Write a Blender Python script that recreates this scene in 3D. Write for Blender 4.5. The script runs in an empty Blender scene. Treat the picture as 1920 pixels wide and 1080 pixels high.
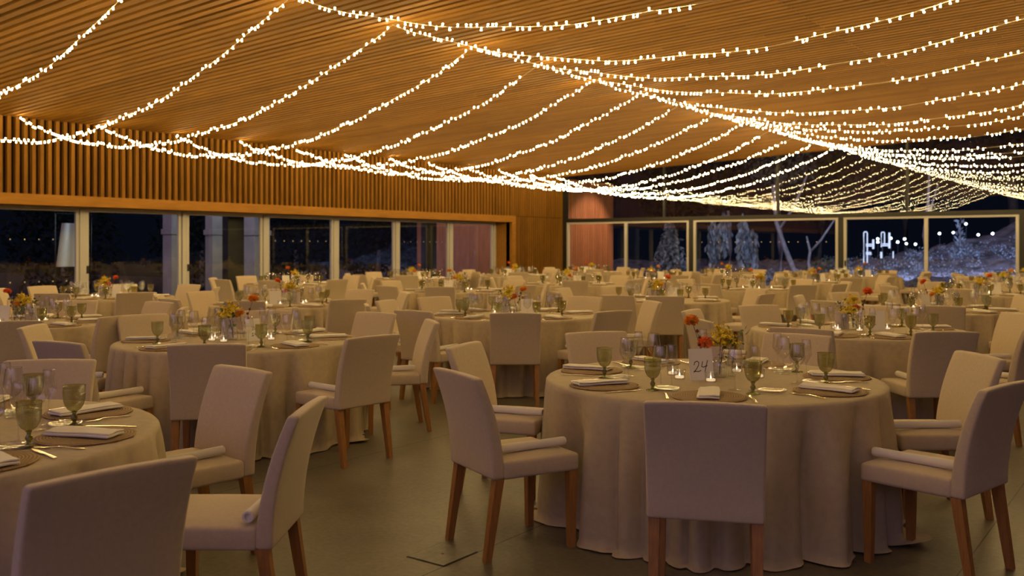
import bpy, bmesh, math, random
from mathutils import Vector, Matrix, noise

R = random.Random(24)
PI = math.pi
sc = bpy.context.scene
COL = sc.collection

# ------------------------------------------------------------------ helpers
class MB:
    """collects shapes and links them as ONE mesh"""
    def __init__(s):
        s.v = []; s.f = []
    def add(s, vs, fs, M=None):
        o = len(s.v)
        if M is not None:
            vs = [tuple(M @ Vector(p)) for p in vs]
        s.v.extend(tuple(p) for p in vs)
        s.f.extend(tuple(i + o for i in f) for f in fs)
        return s
    def box(s, x0, x1, y0, y1, z0, z1, M=None):
        vs = [(x, y, z) for z in (z0, z1) for y in (y0, y1) for x in (x0, x1)]
        fs = [(0, 2, 3, 1), (4, 5, 7, 6), (0, 1, 5, 4), (2, 6, 7, 3), (0, 4, 6, 2), (1, 3, 7, 5)]
        return s.add(vs, fs, M)
    def lathe(s, prof, n=16, M=None, wob=None):
        vs = []; fs = []
        rings = []
        for r, z in prof:
            if r < 1e-6:
                rings.append([len(vs)]); vs.append((0, 0, z))
            else:
                ring = []
                for k in range(n):
                    a = 2 * PI * k / n
                    ring.append(len(vs)); vs.append((r * math.cos(a), r * math.sin(a), z))
                rings.append(ring)
        for A, B in zip(rings, rings[1:]):
            for k in range(n):
                k2 = (k + 1) % n
                if len(A) == 1 and len(B) == 1: continue
                if len(A) == 1: fs.append((A[0], B[k2], B[k]))
                elif len(B) == 1: fs.append((A[k], A[k2], B[0]))
                else: fs.append((A[k], A[k2], B[k2], B[k]))
        return s.add(vs, fs, M)
    def tube(s, pts, rad, n=6, caps=True):
        pts = [Vector(p) for p in pts]
        m = len(pts)
        rr = rad if isinstance(rad, (list, tuple)) else [rad] * m
        vs = []; fs = []
        up = Vector((0, 0, 1))
        for i, p in enumerate(pts):
            t = (pts[min(i + 1, m - 1)] - pts[max(i - 1, 0)])
            if t.length < 1e-9: t = Vector((0, 0, 1))
            t.normalize()
            a = t.cross(up)
            if a.length < 1e-3: a = t.cross(Vector((1, 0, 0)))
            a.normalize(); b = t.cross(a)
            for k in range(n):
                w = 2 * PI * k / n
                vs.append(tuple(p + a * (rr[i] * math.cos(w)) + b * (rr[i] * math.sin(w))))
        for i in range(m - 1):
            for k in range(n):
                k2 = (k + 1) % n
                fs.append((i * n + k, i * n + k2, (i + 1) * n + k2, (i + 1) * n + k))
        if caps:
            fs.append(tuple(range(n))[::-1]); fs.append(tuple((m - 1) * n + k for k in range(n)))
        return s.add(vs, fs)
    def rbox(s, hx, hy, hz, r, n=(4, 3, 4), M=None, fn=None):
        def axis(h, k):
            e = [-h, -h + r * .45, -h + r]
            inn = [-h + r + (2 * h - 2 * r) * i / k for i in range(1, k)]
            return e + inn + [h - r, h - r * .45, h]
        ax = [axis(h, k) for h, k in zip((hx, hy, hz), n)]
        idx = {}; vs = []; fs = []
        def vid(i, j, k):
            key = (i, j, k)
            if key not in idx:
                p = Vector((ax[0][i], ax[1][j], ax[2][k]))
                q = Vector((max(-hx + r, min(hx - r, p.x)), max(-hy + r, min(hy - r, p.y)), max(-hz + r, min(hz - r, p.z))))
                d = p - q
                if d.length > 1e-9: p = q + d.normalized() * r
                if fn: p = Vector(fn(p.x, p.y, p.z))
                idx[key] = len(vs); vs.append(tuple(p))
            return idx[key]
        N = [len(a) - 1 for a in ax]
        for i in range(N[0]):
            for j in range(N[1]):
                fs.append((vid(i, j, 0), vid(i, j + 1, 0), vid(i + 1, j + 1, 0), vid(i + 1, j, 0)))
                fs.append((vid(i, j, N[2]), vid(i + 1, j, N[2]), vid(i + 1, j + 1, N[2]), vid(i, j + 1, N[2])))
        for i in range(N[0]):
            for k in range(N[2]):
                fs.append((vid(i, 0, k), vid(i + 1, 0, k), vid(i + 1, 0, k + 1), vid(i, 0, k + 1)))
                fs.append((vid(i, N[1], k), vid(i, N[1], k + 1), vid(i + 1, N[1], k + 1), vid(i + 1, N[1], k)))
        for j in range(N[1]):
            for k in range(N[2]):
                fs.append((vid(0, j, k), vid(0, j, k + 1), vid(0, j + 1, k + 1), vid(0, j + 1, k)))
                fs.append((vid(N[0], j, k), vid(N[0], j + 1, k), vid(N[0], j + 1, k + 1), vid(N[0], j, k + 1)))
        return s.add(vs, fs, M)
    def mesh(s, name, mat, smooth=False, auto=None):
        me = bpy.data.meshes.new(name)
        me.from_pydata(s.v, [], s.f)
        me.materials.append(mat)
        if smooth or auto is not None:
            me.polygons.foreach_set('use_smooth', [True] * len(me.polygons))
            if auto is not None:
                me.set_sharp_from_angle(angle=math.radians(auto))
        me.update()
        return me

def T(x=0, y=0, z=0, rz=0, rx=0, ry=0, s=1):
    return Matrix.Translation((x, y, z)) @ Matrix.Rotation(rz, 4, 'Z') @ Matrix.Rotation(ry, 4, 'Y') @ Matrix.Rotation(rx, 4, 'X') @ Matrix.Scale(s, 4)

def tag(o, label=None, cat=None, group=None, kind=None):
    if label: o['label'] = label
    if cat: o['category'] = cat
    if group: o['group'] = group
    if kind: o['kind'] = kind
    return o

def put(name, me, parent=None, M=None):
    o = bpy.data.objects.new(name, me)
    COL.objects.link(o)
    if parent is not None: o.parent = parent
    if M is not None: o.matrix_basis = M
    return o

def empty(name, M):
    o = bpy.data.objects.new(name, None)
    o.empty_display_size = .05
    COL.objects.link(o)
    o.matrix_basis = M
    return o

def struct(name, mb, mat, parent=None, auto=None):
    o = put(name, mb.mesh(name, mat, auto=auto), parent)
    if parent is None: o['kind'] = 'structure'
    return o

# ------------------------------------------------------------------ materials
def mat_new(name):
    m = bpy.data.materials.new(name); m.use_nodes = True
    nt = m.node_tree; nt.nodes.clear()
    out = nt.nodes.new('ShaderNodeOutputMaterial')
    return m, nt, out

def N(nt, t, **kw):
    n = nt.nodes.new('ShaderNode' + t)
    for k, v in kw.items():
        if k in n.inputs: n.inputs[k].default_value = v
        else: setattr(n, k, v)
    return n

def pbr(name, col, rough=.6, metal=0, var=0.0, scale=8, bump=0.0, bscale=200, spec=.5, sub=0, coords='Object', stretch=None, sheen=0, island=0.0):
    m, nt, out = mat_new(name)
    b = N(nt, 'BsdfPrincipled')
    b.inputs['Roughness'].default_value = rough; b.inputs['Metallic'].default_value = metal
    b.inputs['Specular IOR Level'].default_value = spec
    if sheen: b.inputs['Sheen Weight'].default_value = sheen
    b.inputs['Base Color'].default_value = (*col, 1)
    nt.links.new(b.outputs[0], out.inputs[0])
    tc = N(nt, 'TexCoord')
    vec = tc.outputs[coords]
    if stretch:
        mp = N(nt, 'Mapping'); mp.inputs['Scale'].default_value = stretch
        nt.links.new(vec, mp.inputs['Vector']); vec = mp.outputs[0]
    last = None
    if var or island:
        mul = None
        if var:
            no = N(nt, 'TexNoise'); no.inputs['Scale'].default_value = scale; no.inputs['Detail'].default_value = 5
            nt.links.new(vec, no.inputs['Vector'])
            mr = N(nt, 'MapRange'); mr.inputs[1].default_value = .3; mr.inputs[2].default_value = .7
            mr.inputs[3].default_value = 1 - var; mr.inputs[4].default_value = 1 + var
            nt.links.new(no.outputs[0], mr.inputs[0]); mul = mr.outputs[0]
        if island:
            ge = N(nt, 'NewGeometry')
            mr2 = N(nt, 'MapRange'); mr2.inputs[3].default_value = 1 - island; mr2.inputs[4].default_value = 1 + island
            nt.links.new(ge.outputs['Random Per Island'], mr2.inputs[0])
            if mul is None: mul = mr2.outputs[0]
            else:
                mm = N(nt, 'Math', operation='MULTIPLY'); nt.links.new(mul, mm.inputs[0]); nt.links.new(mr2.outputs[0], mm.inputs[1]); mul = mm.outputs[0]
        vm = N(nt, 'VectorMath', operation='SCALE'); vm.inputs[0].default_value = col
        nt.links.new(mul, vm.inputs['Scale']); nt.links.new(vm.outputs[0], b.inputs['Base Color'])
    if bump:
        no = N(nt, 'TexNoise'); no.inputs['Scale'].default_value = bscale; no.inputs['Detail'].default_value = 3
        nt.links.new(vec, no.inputs['Vector'])
        bp = N(nt, 'Bump'); bp.inputs['Strength'].default_value = bump; bp.inputs['Distance'].default_value = .002
        nt.links.new(no.outputs[0], bp.inputs['Height']); nt.links.new(bp.outputs[0], b.inputs['Normal'])
    return m

def emit(name, col, st, sampling=None):
    m, nt, out = mat_new(name)
    e = N(nt, 'Emission'); e.inputs[0].default_value = (*col, 1); e.inputs[1].default_value = st
    nt.links.new(e.outputs[0], out.inputs[0])
    if sampling: m.cycles.emission_sampling = sampling
    return m

def thin_glass(name, tint, ior=1.5, rough=0.0, body=0.0, bodycol=(1, 1, 1), bump=False, grazing=1.0, power=5):
    """thin-walled glass: what passes through is tinted, the rest is mirrored by Fresnel"""
    m, nt, out = mat_new(name)
    tr = N(nt, 'BsdfTransparent'); tr.inputs[0].default_value = (*tint, 1)
    gl = N(nt, 'BsdfGlossy'); gl.inputs['Roughness'].default_value = rough
    lw = N(nt, 'LayerWeight'); lw.inputs['Blend'].default_value = .5
    pw = N(nt, 'Math', operation='POWER'); pw.inputs[1].default_value = power; nt.links.new(lw.outputs['Facing'], pw.inputs[0])
    f0 = 2 * ((ior - 1) / (ior + 1)) ** 2
    fr = N(nt, 'Math', operation='MULTIPLY_ADD'); fr.inputs[1].default_value = (1 - f0) * grazing; fr.inputs[2].default_value = f0
    nt.links.new(pw.outputs[0], fr.inputs[0])
    mx = N(nt, 'MixShader')
    base = tr
    if body:
        df = N(nt, 'BsdfDiffuse'); df.inputs[0].default_value = (*bodycol, 1)
        tl = N(nt, 'BsdfTranslucent'); tl.inputs[0].default_value = (*bodycol, 1)
        ad = N(nt, 'MixShader'); ad.inputs[0].default_value = .5
        nt.links.new(df.outputs[0], ad.inputs[1]); nt.links.new(tl.outputs[0], ad.inputs[2])
        m2 = N(nt, 'MixShader'); m2.inputs[0].default_value = body
        nt.links.new(tr.outputs[0], m2.inputs[1]); nt.links.new(ad.outputs[0], m2.inputs[2]); base = m2
    if bump:   # pressed diamond pattern round the bowl
        tc = N(nt, 'TexCoord'); sx = N(nt, 'SeparateXYZ'); nt.links.new(tc.outputs['Object'], sx.inputs[0])
        at = N(nt, 'Math', operation='ARCTAN2'); nt.links.new(sx.outputs[1], at.inputs[0]); nt.links.new(sx.outputs[0], at.inputs[1])
        a = N(nt, 'Math', operation='MULTIPLY'); a.inputs[1].default_value = 26; nt.links.new(at.outputs[0], a.inputs[0])
        z = N(nt, 'Math', operation='MULTIPLY'); z.inputs[1].default_value = 600; nt.links.new(sx.outputs[2], z.inputs[0])
        p = N(nt, 'Math', operation='ADD'); nt.links.new(a.outputs[0], p.inputs[0]); nt.links.new(z.outputs[0], p.inputs[1])
        q = N(nt, 'Math', operation='SUBTRACT'); nt.links.new(a.outputs[0], q.inputs[0]); nt.links.new(z.outputs[0], q.inputs[1])
        s1 = N(nt, 'Math', operation='SINE'); s2 = N(nt, 'Math', operation='SINE')
        nt.links.new(p.outputs[0], s1.inputs[0]); nt.links.new(q.outputs[0], s2.inputs[0])
        pr = N(nt, 'Math', operation='MULTIPLY'); nt.links.new(s1.outputs[0], pr.inputs[0]); nt.links.new(s2.outputs[0], pr.inputs[1])
        bp = N(nt, 'Bump'); bp.inputs['Strength'].default_value = .8; bp.inputs['Distance'].default_value = .004
        nt.links.new(pr.outputs[0], bp.inputs['Height'])
        nt.links.new(bp.outputs[0], gl.inputs['Normal']); nt.links.new(bp.outputs[0], lw.inputs['Normal'])
        if body:
            nt.links.new(bp.outputs[0], df.inputs['Normal'])
    nt.links.new(fr.outputs[0], mx.inputs[0]); nt.links.new(base.outputs[0], mx.inputs[1]); nt.links.new(gl.outputs[0], mx.inputs[2])
    nt.links.new(mx.outputs[0], out.inputs[0])
    return m

M_ = {}
M_['chair'] = pbr('chair_linen', (.58, .475, .335), .85, var=.05, scale=60, bump=.35, bscale=420, sheen=.15)
M_['cloth'] = pbr('table_linen', (.46, .38, .26), .88, var=.07, scale=25, bump=.3, bscale=380)
M_['napkin'] = pbr('napkin_linen', (.80, .75, .66), .85, bump=.2, bscale=300)
M_['roll'] = pbr('roll_cotton', (.80, .76, .68), .85, bump=.2, bscale=200)
M_['leg'] = pbr('oak_leg', (.36, .165, .042), .5, var=.18, scale=14, stretch=(8, 8, .7))
M_['slat'] = pbr('cedar_slat', (.235, .108, .014), .8, spec=.2, var=.14, scale=3, stretch=(3, 3, .5), island=.14)
M_['ceil'] = pbr('larch_ceiling', (.25, .113, .010), .75, spec=.25, var=.14, scale=4, stretch=(.4, 6, 6), island=.16)
M_['back'] = pbr('dark_backing', (.020, .010, .004), .9, spec=.1)
M_['lintel'] = pbr('oak_lintel', (.37, .170, .020), .65, spec=.25, var=.12, scale=5, stretch=(4, .5, 4))
M_['extwood'] = pbr('exterior_cedar', (.36, .15, .07), .7, var=.12, scale=3, stretch=(3, 3, .5), island=.12)
M_['alu'] = pbr('pale_aluminium', (.60, .58, .56), .45, metal=.0)
M_['black'] = pbr('black_steel', (.014, .013, .011), .5)
M_['handle'] = pbr('black_handle', (.01, .01, .01), .4)
M_['pane'] = thin_glass('window_glass', (.86, .9, .9), 1.55)
M_['dot'] = pbr('pale_dot', (.75, .75, .72), .5)
M_['goblet'] = thin_glass('olive_glass', (.66, .63, .34), 1.6, .06, .22, (.36, .34, .12), bump=True)
M_['gobstem'] = thin_glass('olive_stem', (.50, .50, .16), 1.55, .03, .22, (.24, .23, .05))
M_['clear'] = thin_glass('clear_glass', (.985, .985, .98), 1.75, .06, grazing=1.0, power=3)
M_['cup'] = thin_glass('cup_glass', (.985, .985, .98), 1.6, .07, grazing=1.0, power=3)
M_['vase'] = thin_glass('vase_glass', (.96, .975, .96), 1.85, .07, grazing=1.0, power=3)
M_['metal'] = pbr('champagne_steel', (.85, .74, .58), .2, metal=1)
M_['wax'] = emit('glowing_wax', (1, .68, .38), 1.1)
M_['flame'] = emit('candle_flame', (1, .74, .40), 14)
M_['bulb'] = emit('warm_bulb', (1, .71, .29), 190)
M_['wire'] = pbr('clear_wire', (.75, .66, .5), .4)
M_['card'] = pbr('white_card', (.84, .80, .76), .7)
M_['card2'] = pbr('blush_card', (.78, .66, .62), .7)
M_['ink'] = pbr('black_ink', (.01, .01, .012), .5)
M_['orange'] = pbr('orange_petal', (.96, .42, .055), .6, island=.22)
M_['red'] = pbr('coral_petal', (.95, .21, .045), .6, island=.22)
M_['yellow'] = pbr('yellow_blossom', (.84, .64, .04), .7, island=.25)
M_['burg'] = pbr('burgundy_bud', (.13, .014, .016), .6)
M_['stem'] = pbr('dark_stem', (.075, .07, .03), .6)
M_['leaf'] = pbr('green_leaf', (.075, .13, .045), .6, island=.3)
M_['iron'] = pbr('hatch_steel', (.16, .145, .11), .5, var=.2, scale=20)

def mat_mat():     # woven seagrass: rings and a radial twist
    m, nt, out = mat_new('seagrass')
    b = N(nt, 'BsdfPrincipled'); b.inputs['Roughness'].default_value = .8
    nt.links.new(b.outputs[0], out.inputs[0])
    tc = N(nt, 'TexCoord')
    w = N(nt, 'TexWave', wave_type='RINGS', rings_direction='Z'); w.inputs['Scale'].default_value = 26
    w.inputs['Distortion'].default_value = 2.2; w.inputs['Detail'].default_value = 2; w.inputs['Detail Scale'].default_value = 6
    no = N(nt, 'TexNoise'); no.inputs['Scale'].default_value = 150; no.inputs['Detail'].default_value = 4
    nt.links.new(tc.outputs['Object'], w.inputs['Vector']); nt.links.new(tc.outputs['Object'], no.inputs['Vector'])
    cr = N(nt, 'ValToRGB'); cr.color_ramp.elements[0].color = (.075, .04, .016, 1); cr.color_ramp.elements[1].color = (.46, .30, .14, 1)
    ad = N(nt, 'Math', operation='MULTIPLY_ADD'); ad.inputs[1].default_value = .55
    sb = N(nt, 'Math', operation='MULTIPLY'); sb.inputs[1].default_value = .55
    nt.links.new(no.outputs[0], sb.inputs[0]); nt.links.new(w.outputs[1], ad.inputs[0]); nt.links.new(sb.outputs[0], ad.inputs[2])
    nt.links.new(ad.outputs[0], cr.inputs[0]); nt.links.new(cr.outputs[0], b.inputs['Base Color'])
    bp = N(nt, 'Bump'); bp.inputs['Strength'].default_value = .8; bp.inputs['Distance'].default_value = .004
    nt.links.new(ad.outputs[0], bp.inputs['Height']); nt.links.new(bp.outputs[0], b.inputs['Normal'])
    return m
M_['mat'] = mat_mat()

def mat_floor():
    m, nt, out = mat_new('polished_concrete')
    b = N(nt, 'BsdfPrincipled'); b.inputs['Roughness'].default_value = .42; b.inputs['Specular IOR Level'].default_value = .4
    nt.links.new(b.outputs[0], out.inputs[0])
    tc = N(nt, 'TexCoord')
    n1 = N(nt, 'TexNoise'); n1.inputs['Scale'].default_value = .9; n1.inputs['Detail'].default_value = 7; n1.inputs['Roughness'].default_value = .62
    n2 = N(nt, 'TexNoise'); n2.inputs['Scale'].default_value = 34; n2.inputs['Detail'].default_value = 4
    for n in (n1, n2): nt.links.new(tc.outputs['Object'], n.inputs['Vector'])
    mx = N(nt, 'Math', operation='MULTIPLY_ADD'); mx.inputs[1].default_value = .35
    nt.links.new(n2.outputs[0], mx.inputs[0]); nt.links.new(n1.outputs[0], mx.inputs[2])
    cr = N(nt, 'ValToRGB')
    cr.color_ramp.elements[0].position = .50; cr.color_ramp.elements[0].color = (.085, .072, .048, 1)
    cr.color_ramp.elements[1].position = .86; cr.color_ramp.elements[1].color = (.20, .172, .122, 1)
    nt.links.new(mx.outputs[0], cr.inputs[0])
    # saw-cut joints every 2.02 m
    sx = N(nt, 'SeparateXYZ'); nt.links.new(tc.outputs['Object'], sx.inputs[0])
    a = N(nt, 'Math', operation='ADD'); a.inputs[1].default_value = .90 + 2.02 * 20 + 1.01; nt.links.new(sx.outputs[0], a.inputs[0])
    mo = N(nt, 'Math', operation='MODULO'); mo.inputs[1].default_value = 2.02; nt.links.new(a.outputs[0], mo.inputs[0])
    su = N(nt, 'Math', operation='SUBTRACT'); su.inputs[1].default_value = 1.01; nt.links.new(mo.outputs[0], su.inputs[0])
    ab = N(nt, 'Math', operation='ABSOLUTE'); nt.links.new(su.outputs[0], ab.inputs[0])
    lt = N(nt, 'Math', operation='LESS_THAN'); lt.inputs[1].default_value = .004; nt.links.new(ab.outputs[0], lt.inputs[0])
    mc = N(nt, 'Mix', data_type='RGBA'); mc.inputs[7].default_value = (.03, .025, .018, 1)
    nt.links.new(lt.outputs[0], mc.inputs[0]); nt.links.new(cr.outputs[0], mc.inputs[6])
    nt.links.new(mc.outputs[2], b.inputs['Base Color'])
    rr = N(nt, 'MapRange'); rr.inputs[3].default_value = .34; rr.inputs[4].default_value = .55
    nt.links.new(n1.outputs[0], rr.inputs[0]); nt.links.new(rr.outputs[0], b.inputs['Roughness'])
    return m
M_['floor'] = mat_floor()
M_['earth'] = pbr('pale_earth', (.105, .105, .115), .95, var=.75, scale=2.2, bump=1, bscale=6)
M_['rock'] = pbr('pale_rock', (.34, .33, .36), .95, var=.35, scale=3)
M_['bark'] = pbr('pale_bark', (.20, .185, .19), .9, var=.3, scale=6)
M_['evergreen'] = pbr('evergreen_foliage', (.014, .020, .015), .9, spec=.1, island=.4)
M_['darkbark'] = pbr('dark_bark', (.05, .045, .04), .95, var=.3, scale=6)
M_['foliage'] = pbr('grey_green_foliage', (.045, .065, .05), .8, island=.4)
M_['palefol'] = pbr('silver_foliage', (.24, .29, .32), .8, island=.5)
M_['plaster'] = pbr('pale_concrete', (.42, .42, .42), .9, var=.15, scale=2)
M_['white'] = pbr('white_canvas', (.80, .82, .84), .8)
M_['neon'] = emit('cool_tube', (.62, .70, 1.0), 1.5)
M_['flood'] = emit('cool_lamp', (.80, .90, 1.0), 14)

# ------------------------------------------------------------------ setting
LW = -19.1          # slat plane of the left wall
FW = 29.4           # far glass wall
def ceil_z(x): return 4.15 + .041 * (x + 19.1)

fl = MB(); fl.box(-19.9, 13, -7, FW + .1, -.12, 0)
struct('floor', fl, M_['floor'])

# ceiling: board slats running across the room, butt joints staggered and one straight seam
cb = MB()
y = -2.4; pitch = .172
while y < FW - .05:
    cuts = [-19.12]
    x = -19.1 + R.uniform(.4, 3.6)
    while x < 12.8:
        if abs(x + 4.4) > .5: cuts.append(x)
        x += R.uniform(2.4, 4.2)
    cuts.append(-4.4); cuts.append(13); cuts = sorted(cuts)
    for x0, x1 in zip(cuts, cuts[1:]):
        a, b = x0 + .003, x1 - .003
        za, zb = ceil_z(a), ceil_z(b)
        y0, y1 = y + .002, y + .106
        h = .07
        vs = [(a, y0, za), (b, y0, zb), (b, y1, zb), (a, y1, za), (a, y0, za + h), (b, y0, zb + h), (b, y1, zb + h), (a, y1, za + h)]
        cb.add(vs, [(0, 3, 2, 1), (0, 1, 5, 4), (1, 2, 6, 5), (2, 3, 7, 6), (3, 0, 4, 7)])
    y += pitch
ceiling = struct('ceiling', cb, M_['ceil'])
cbk = MB()
z0, z1 = ceil_z(-20.2) + .07, ceil_z(13) + .07
cbk.add([(-20.2, -2.6, z0), (13, -2.6, z1), (13, FW + .3, z1), (-20.2, FW + .3, z0),
         (-20.2, -2.6, z0 + .3), (13, -2.6, z1 + .3), (13, FW + .3, z1 + .3), (-20.2, FW + .3, z0 + .3)],
        [(0, 3, 2, 1), (4, 5, 6, 7), (0, 1, 5, 4), (1, 2, 6, 5), (2, 3, 7, 6), (3, 0, 4, 7)])
put('ceiling_board', cbk.mesh('ceiling_board', M_['back']), ceiling)

# left wall: cedar slats above a lintel; full-height slats past the opening
wl = MB()
JY = 26.1
y = -5.9
while y < FW - .06:
    lo = 2.62 if y < JY - .02 else 0
    w = .074
    if lo > 1:
        wl.box(LW - .1, LW, y, y + w, lo, 4.17)
    else:
        wl.box(LW - .1, LW, y, y + w, 2.625, 4.17)
        wl.box(LW - .1, LW, y, y + w, 0.01, 2.605)
    y += .1645 if y < JY - .1 else .118
wall_left = struct('wall_left', wl, M_['slat'])
bk = MB(); bk.box(LW - .25, LW - .1, -6, JY, 2.62, 4.3); bk.box(LW - .25, LW - .1, JY, FW, 0, 4.3)
put('backing_board', bk.mesh('backing_board', M_['back']), wall_left)
li = MB(); li.box(-19.95, LW + .015, -6, JY + .22, 2.4, 2.62); li.box(-19.95, LW + .015, JY, JY + .22, 0, 2.4)
struct('trim_1', li, M_['lintel'])

# sliding windows of the left wall
def window(name, axis, c, a0, a1, z0, z1, fw=.06, fd=.07, mull=(), mat=None, dots=None, handle=None, top=None):
    mat = mat or M_['alu']
    fr = MB()
    def bar(p0, p1, q0, q1):
        if axis == 'x': fr.box(c - fd / 2, c + fd / 2, p0, p1, q0, q1)
        else: fr.box(p0, p1, c - fd / 2, c + fd / 2, q0, q1)
    tp = fw if top is None else top
    bar(a0, a0 + fw, z0, z1); bar(a1 - fw, a1, z0, z1); bar(a0 + fw, a1 - fw, z1 - tp, z1); bar(a0 + fw, a1 - fw, z0, z0 + fw)
    for m in mull: bar(m - fw * .6, m + fw * .6, z0 + fw, z1 - tp)
    f = struct(name, fr, mat)
    pn = MB()
    e = .004
    if axis == 'x': pn.add([(c, a0 + fw - e, z0 + fw - e), (c, a1 - fw + e, z0 + fw - e), (c, a1 - fw + e, z1 - tp + e), (c, a0 + fw - e, z1 - tp + e)], [(0, 1, 2, 3)])
    else: pn.add([(a0 + fw - e, c, z0 + fw - e), (a1 - fw + e, c, z0 + fw - e), (a1 - fw + e, c, z1 - tp + e), (a0 + fw - e, c, z1 - tp + e)], [(0, 3, 2, 1)])
    pane = put('pane', pn.mesh('pane', M_['pane']), f)
    if dots:
        db = MB()
        for zz in dots:
            p = a0 + .3
            while p < a1 - .2:
                if axis == 'x': db.add([(c + .004, p + .016 * math.cos(k * PI / 4), zz + .016 * math.sin(k * PI / 4)) for k in range(8)], [tuple(range(8))])
                else: db.add([(p + .016 * math.cos(k * PI / 4), c - .004, zz + .016 * math.sin(k * PI / 4)) for k in range(8)], [tuple(range(8))[::-1]])
                p += .30
        put('marker_dots', db.mesh('marker_dots', M_['dot']), pane)
    if handle:
        hb = MB()
        if axis == 'x': hb.box(c + fd / 2, c + fd / 2 + .03, handle - .02, handle + .02, .95, 1.12)
        else: hb.box(handle - .02, handle + .02, c - fd / 2 - .03, c - fd / 2, .95, 1.12)
        put('handle', hb.mesh('handle', M_['handle']), f)
    return f

XW = -19.84
mull_y = [6.0, 8.5, 11.02, 13.58, 16.02, 18.52, 21.06, 23.62, 26.02]
for i, (a, b) in enumerate(zip(mull_y, mull_y[1:])):
    window('window_%d' % (i + 1), 'x', XW, a + .075, b - .075, .02, 2.385, fw=.07, dots=(1.70, .80) if i in (1, 4, 6) else None,
           handle=(a + .11) if i in (2, 3) else None)
po = MB()
for i, yy in enumerate(mull_y):
    w = .072 if i % 3 == 2 else .055
    if i == len(mull_y) - 1: w = .06
    po.box(XW - .06, XW + .06, yy - w, yy + w, 0, 2.4)
struct('trim_2', po, M_['alu'])
gu = MB(); gu.box(XW - .06, XW + .06, 6, 26.08, 0, .02); gu.box(XW - .06, XW + .06, 6, 26.08, 2.385, 2.4)
struct('trim_3', gu, M_['alu'])

# far glass wall
bm_ = MB(); bm_.box(-19.12, 8, FW - .07, FW + .07, 2.45, 2.58)
struct('trim_4', bm_, M_['black'])
for i, x in enumerate((-19.03, -13.9, -8.86, -3.88, 1.1)):
    c = MB(); c.box(x - .07, x + .07, FW - .08, FW + .08, 0, 2.45 if i else ceil_z(-19))
    struct('trim_%d' % (5 + i), c, M_['black'])
ups = [-18.95, -14.93, -10.87, -6.92, -2.9, 1.1]
for i, x in enumerate(ups[1:-1]):
    c = MB(); c.box(x - .035, x + .035, FW - .05, FW + .05, 2.58, ceil_z(x) + .06)
    struct('trim_%d' % (10 + i), c, M_['black'])
for i, (a, b, ml, hd) in enumerate(((-18.95, -13.98, (-16.45,), None), (-13.82, -8.94, (), None), (-8.78, -3.96, (-6.39,), -8.72), (-3.8, 1.0, (), None))):
    window('window_%d' % (9 + i), 'y', FW, a, b, .02, 2.45, fw=.085, fd=.09, mull=ml, top=.06, handle=hd, dots=(1.7,) if i == 1 else None)
for i, (a, b) in enumerate(zip(ups, ups[1:])):
    f = MB(); z = lambda x: ceil_z(x) + .07
    f.add([(a, FW - .02, z(a) - .06), (b, FW - .02, z(b) - .06), (b, FW + .02, z(b) - .06), (a, FW + .02, z(a) - .06),
           (a, FW - .02, z(a)), (b, FW - .02, z(b)), (b, FW + .02, z(b)), (a, FW + .02, z(a))],
          [(0, 3, 2, 1), (4, 5, 6, 7), (0, 1, 5, 4), (1, 2, 6, 5), (2, 3, 7, 6), (3, 0, 4, 7)])
    w = struct('window_%d' % (13 + i), f, M_['black'])
    p = MB(); p.add([(a, FW, 2.58), (b, FW, 2.58), (b, FW, z(b) - .05), (a, FW, z(a) - .05)], [(0, 3, 2, 1)])
    put('pane', p.mesh('pane', M_['pane']), w)

# floor hatch
h = empty('floor_hatch', T(-3.04, 3.565, 0))
tag(h, 'square steel access hatch set flush in the concrete floor', 'floor hatch')
hb = MB(); hb.box(-.122, .122, -.135, .135, .001, .0022)
put('rim', hb.mesh('rim', M_['black']), h)
hb = MB(); hb.box(-.115, .115, -.128, .128, .0022, .0045)
put('plate', hb.mesh('plate', M_['iron']), h)
hb = MB(); hb.lathe([(.009, .0046), (.009, .0052), (0, .0052)], 10)
put('finger_hole', hb.mesh('finger_hole', M_['black']), h)

# ------------------------------------------------------------------ prototypes (meshes shared by the copies)
def back_fn(x, y, z):          # curve of the chair back
    zz = z + .6525
    t = max(0, (zz - .44) / .46)
    yy = y * (1 - .28 * t)
    return (x * (1 - .012 + .02 * t), yy - .232 - .018 * t - .095 * t * t + .012 * math.sin(PI * min(1, t)) * (1 - (x / .245) ** 2) * -1, zz + .006 * (1 - (x / .245) ** 2) * max(0, t - .8) * 5)
b = MB(); b.rbox(.245, .034, .2525, .015, (5, 2, 10), fn=back_fn); me_back = b.mesh('backrest', M_['chair'], auto=60)
def seat_fn(x, y, z):
    zz = z + .44
    if z > 0: zz += .014 * (1 - (x / .245) ** 2) * (1 - (y / .225) ** 2)
    return (x, y + .016, zz)
b = MB(); b.rbox(.243, .222, .045, .018, (5, 5, 2), fn=seat_fn); me_seat = b.mesh('seat', M_['chair'], auto=60)
def leg_mesh(name, dy):
    b = MB()
    t, u = .024, .017
    vs = [(-t, -t, .402), (t, -t, .402), (t, t, .402), (-t, t, .402), (-u, -u + dy, 0), (u, -u + dy, 0), (u, u + dy, 0), (-u, u + dy, 0)]
    b.add(vs, [(0, 1, 2, 3), (7, 6, 5, 4), (0, 4, 5, 1), (1, 5, 6, 2), (2, 6, 7, 3), (3, 7, 4, 0)])
    return b.mesh(name, M_['leg'])
me_fleg = leg_mesh('leg', 0); me_rleg = leg_mesh('leg', -.062)
def roll_prof():
    return [(0, .012), (.012, .012), (.014, .0), (.021, .0), (.0235, .004), (.024, .10), (.0225, .22), (.024, .40), (.0235, .417), (.021, .42), (.014, .42), (.012, .408), (0, .408)]
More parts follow.
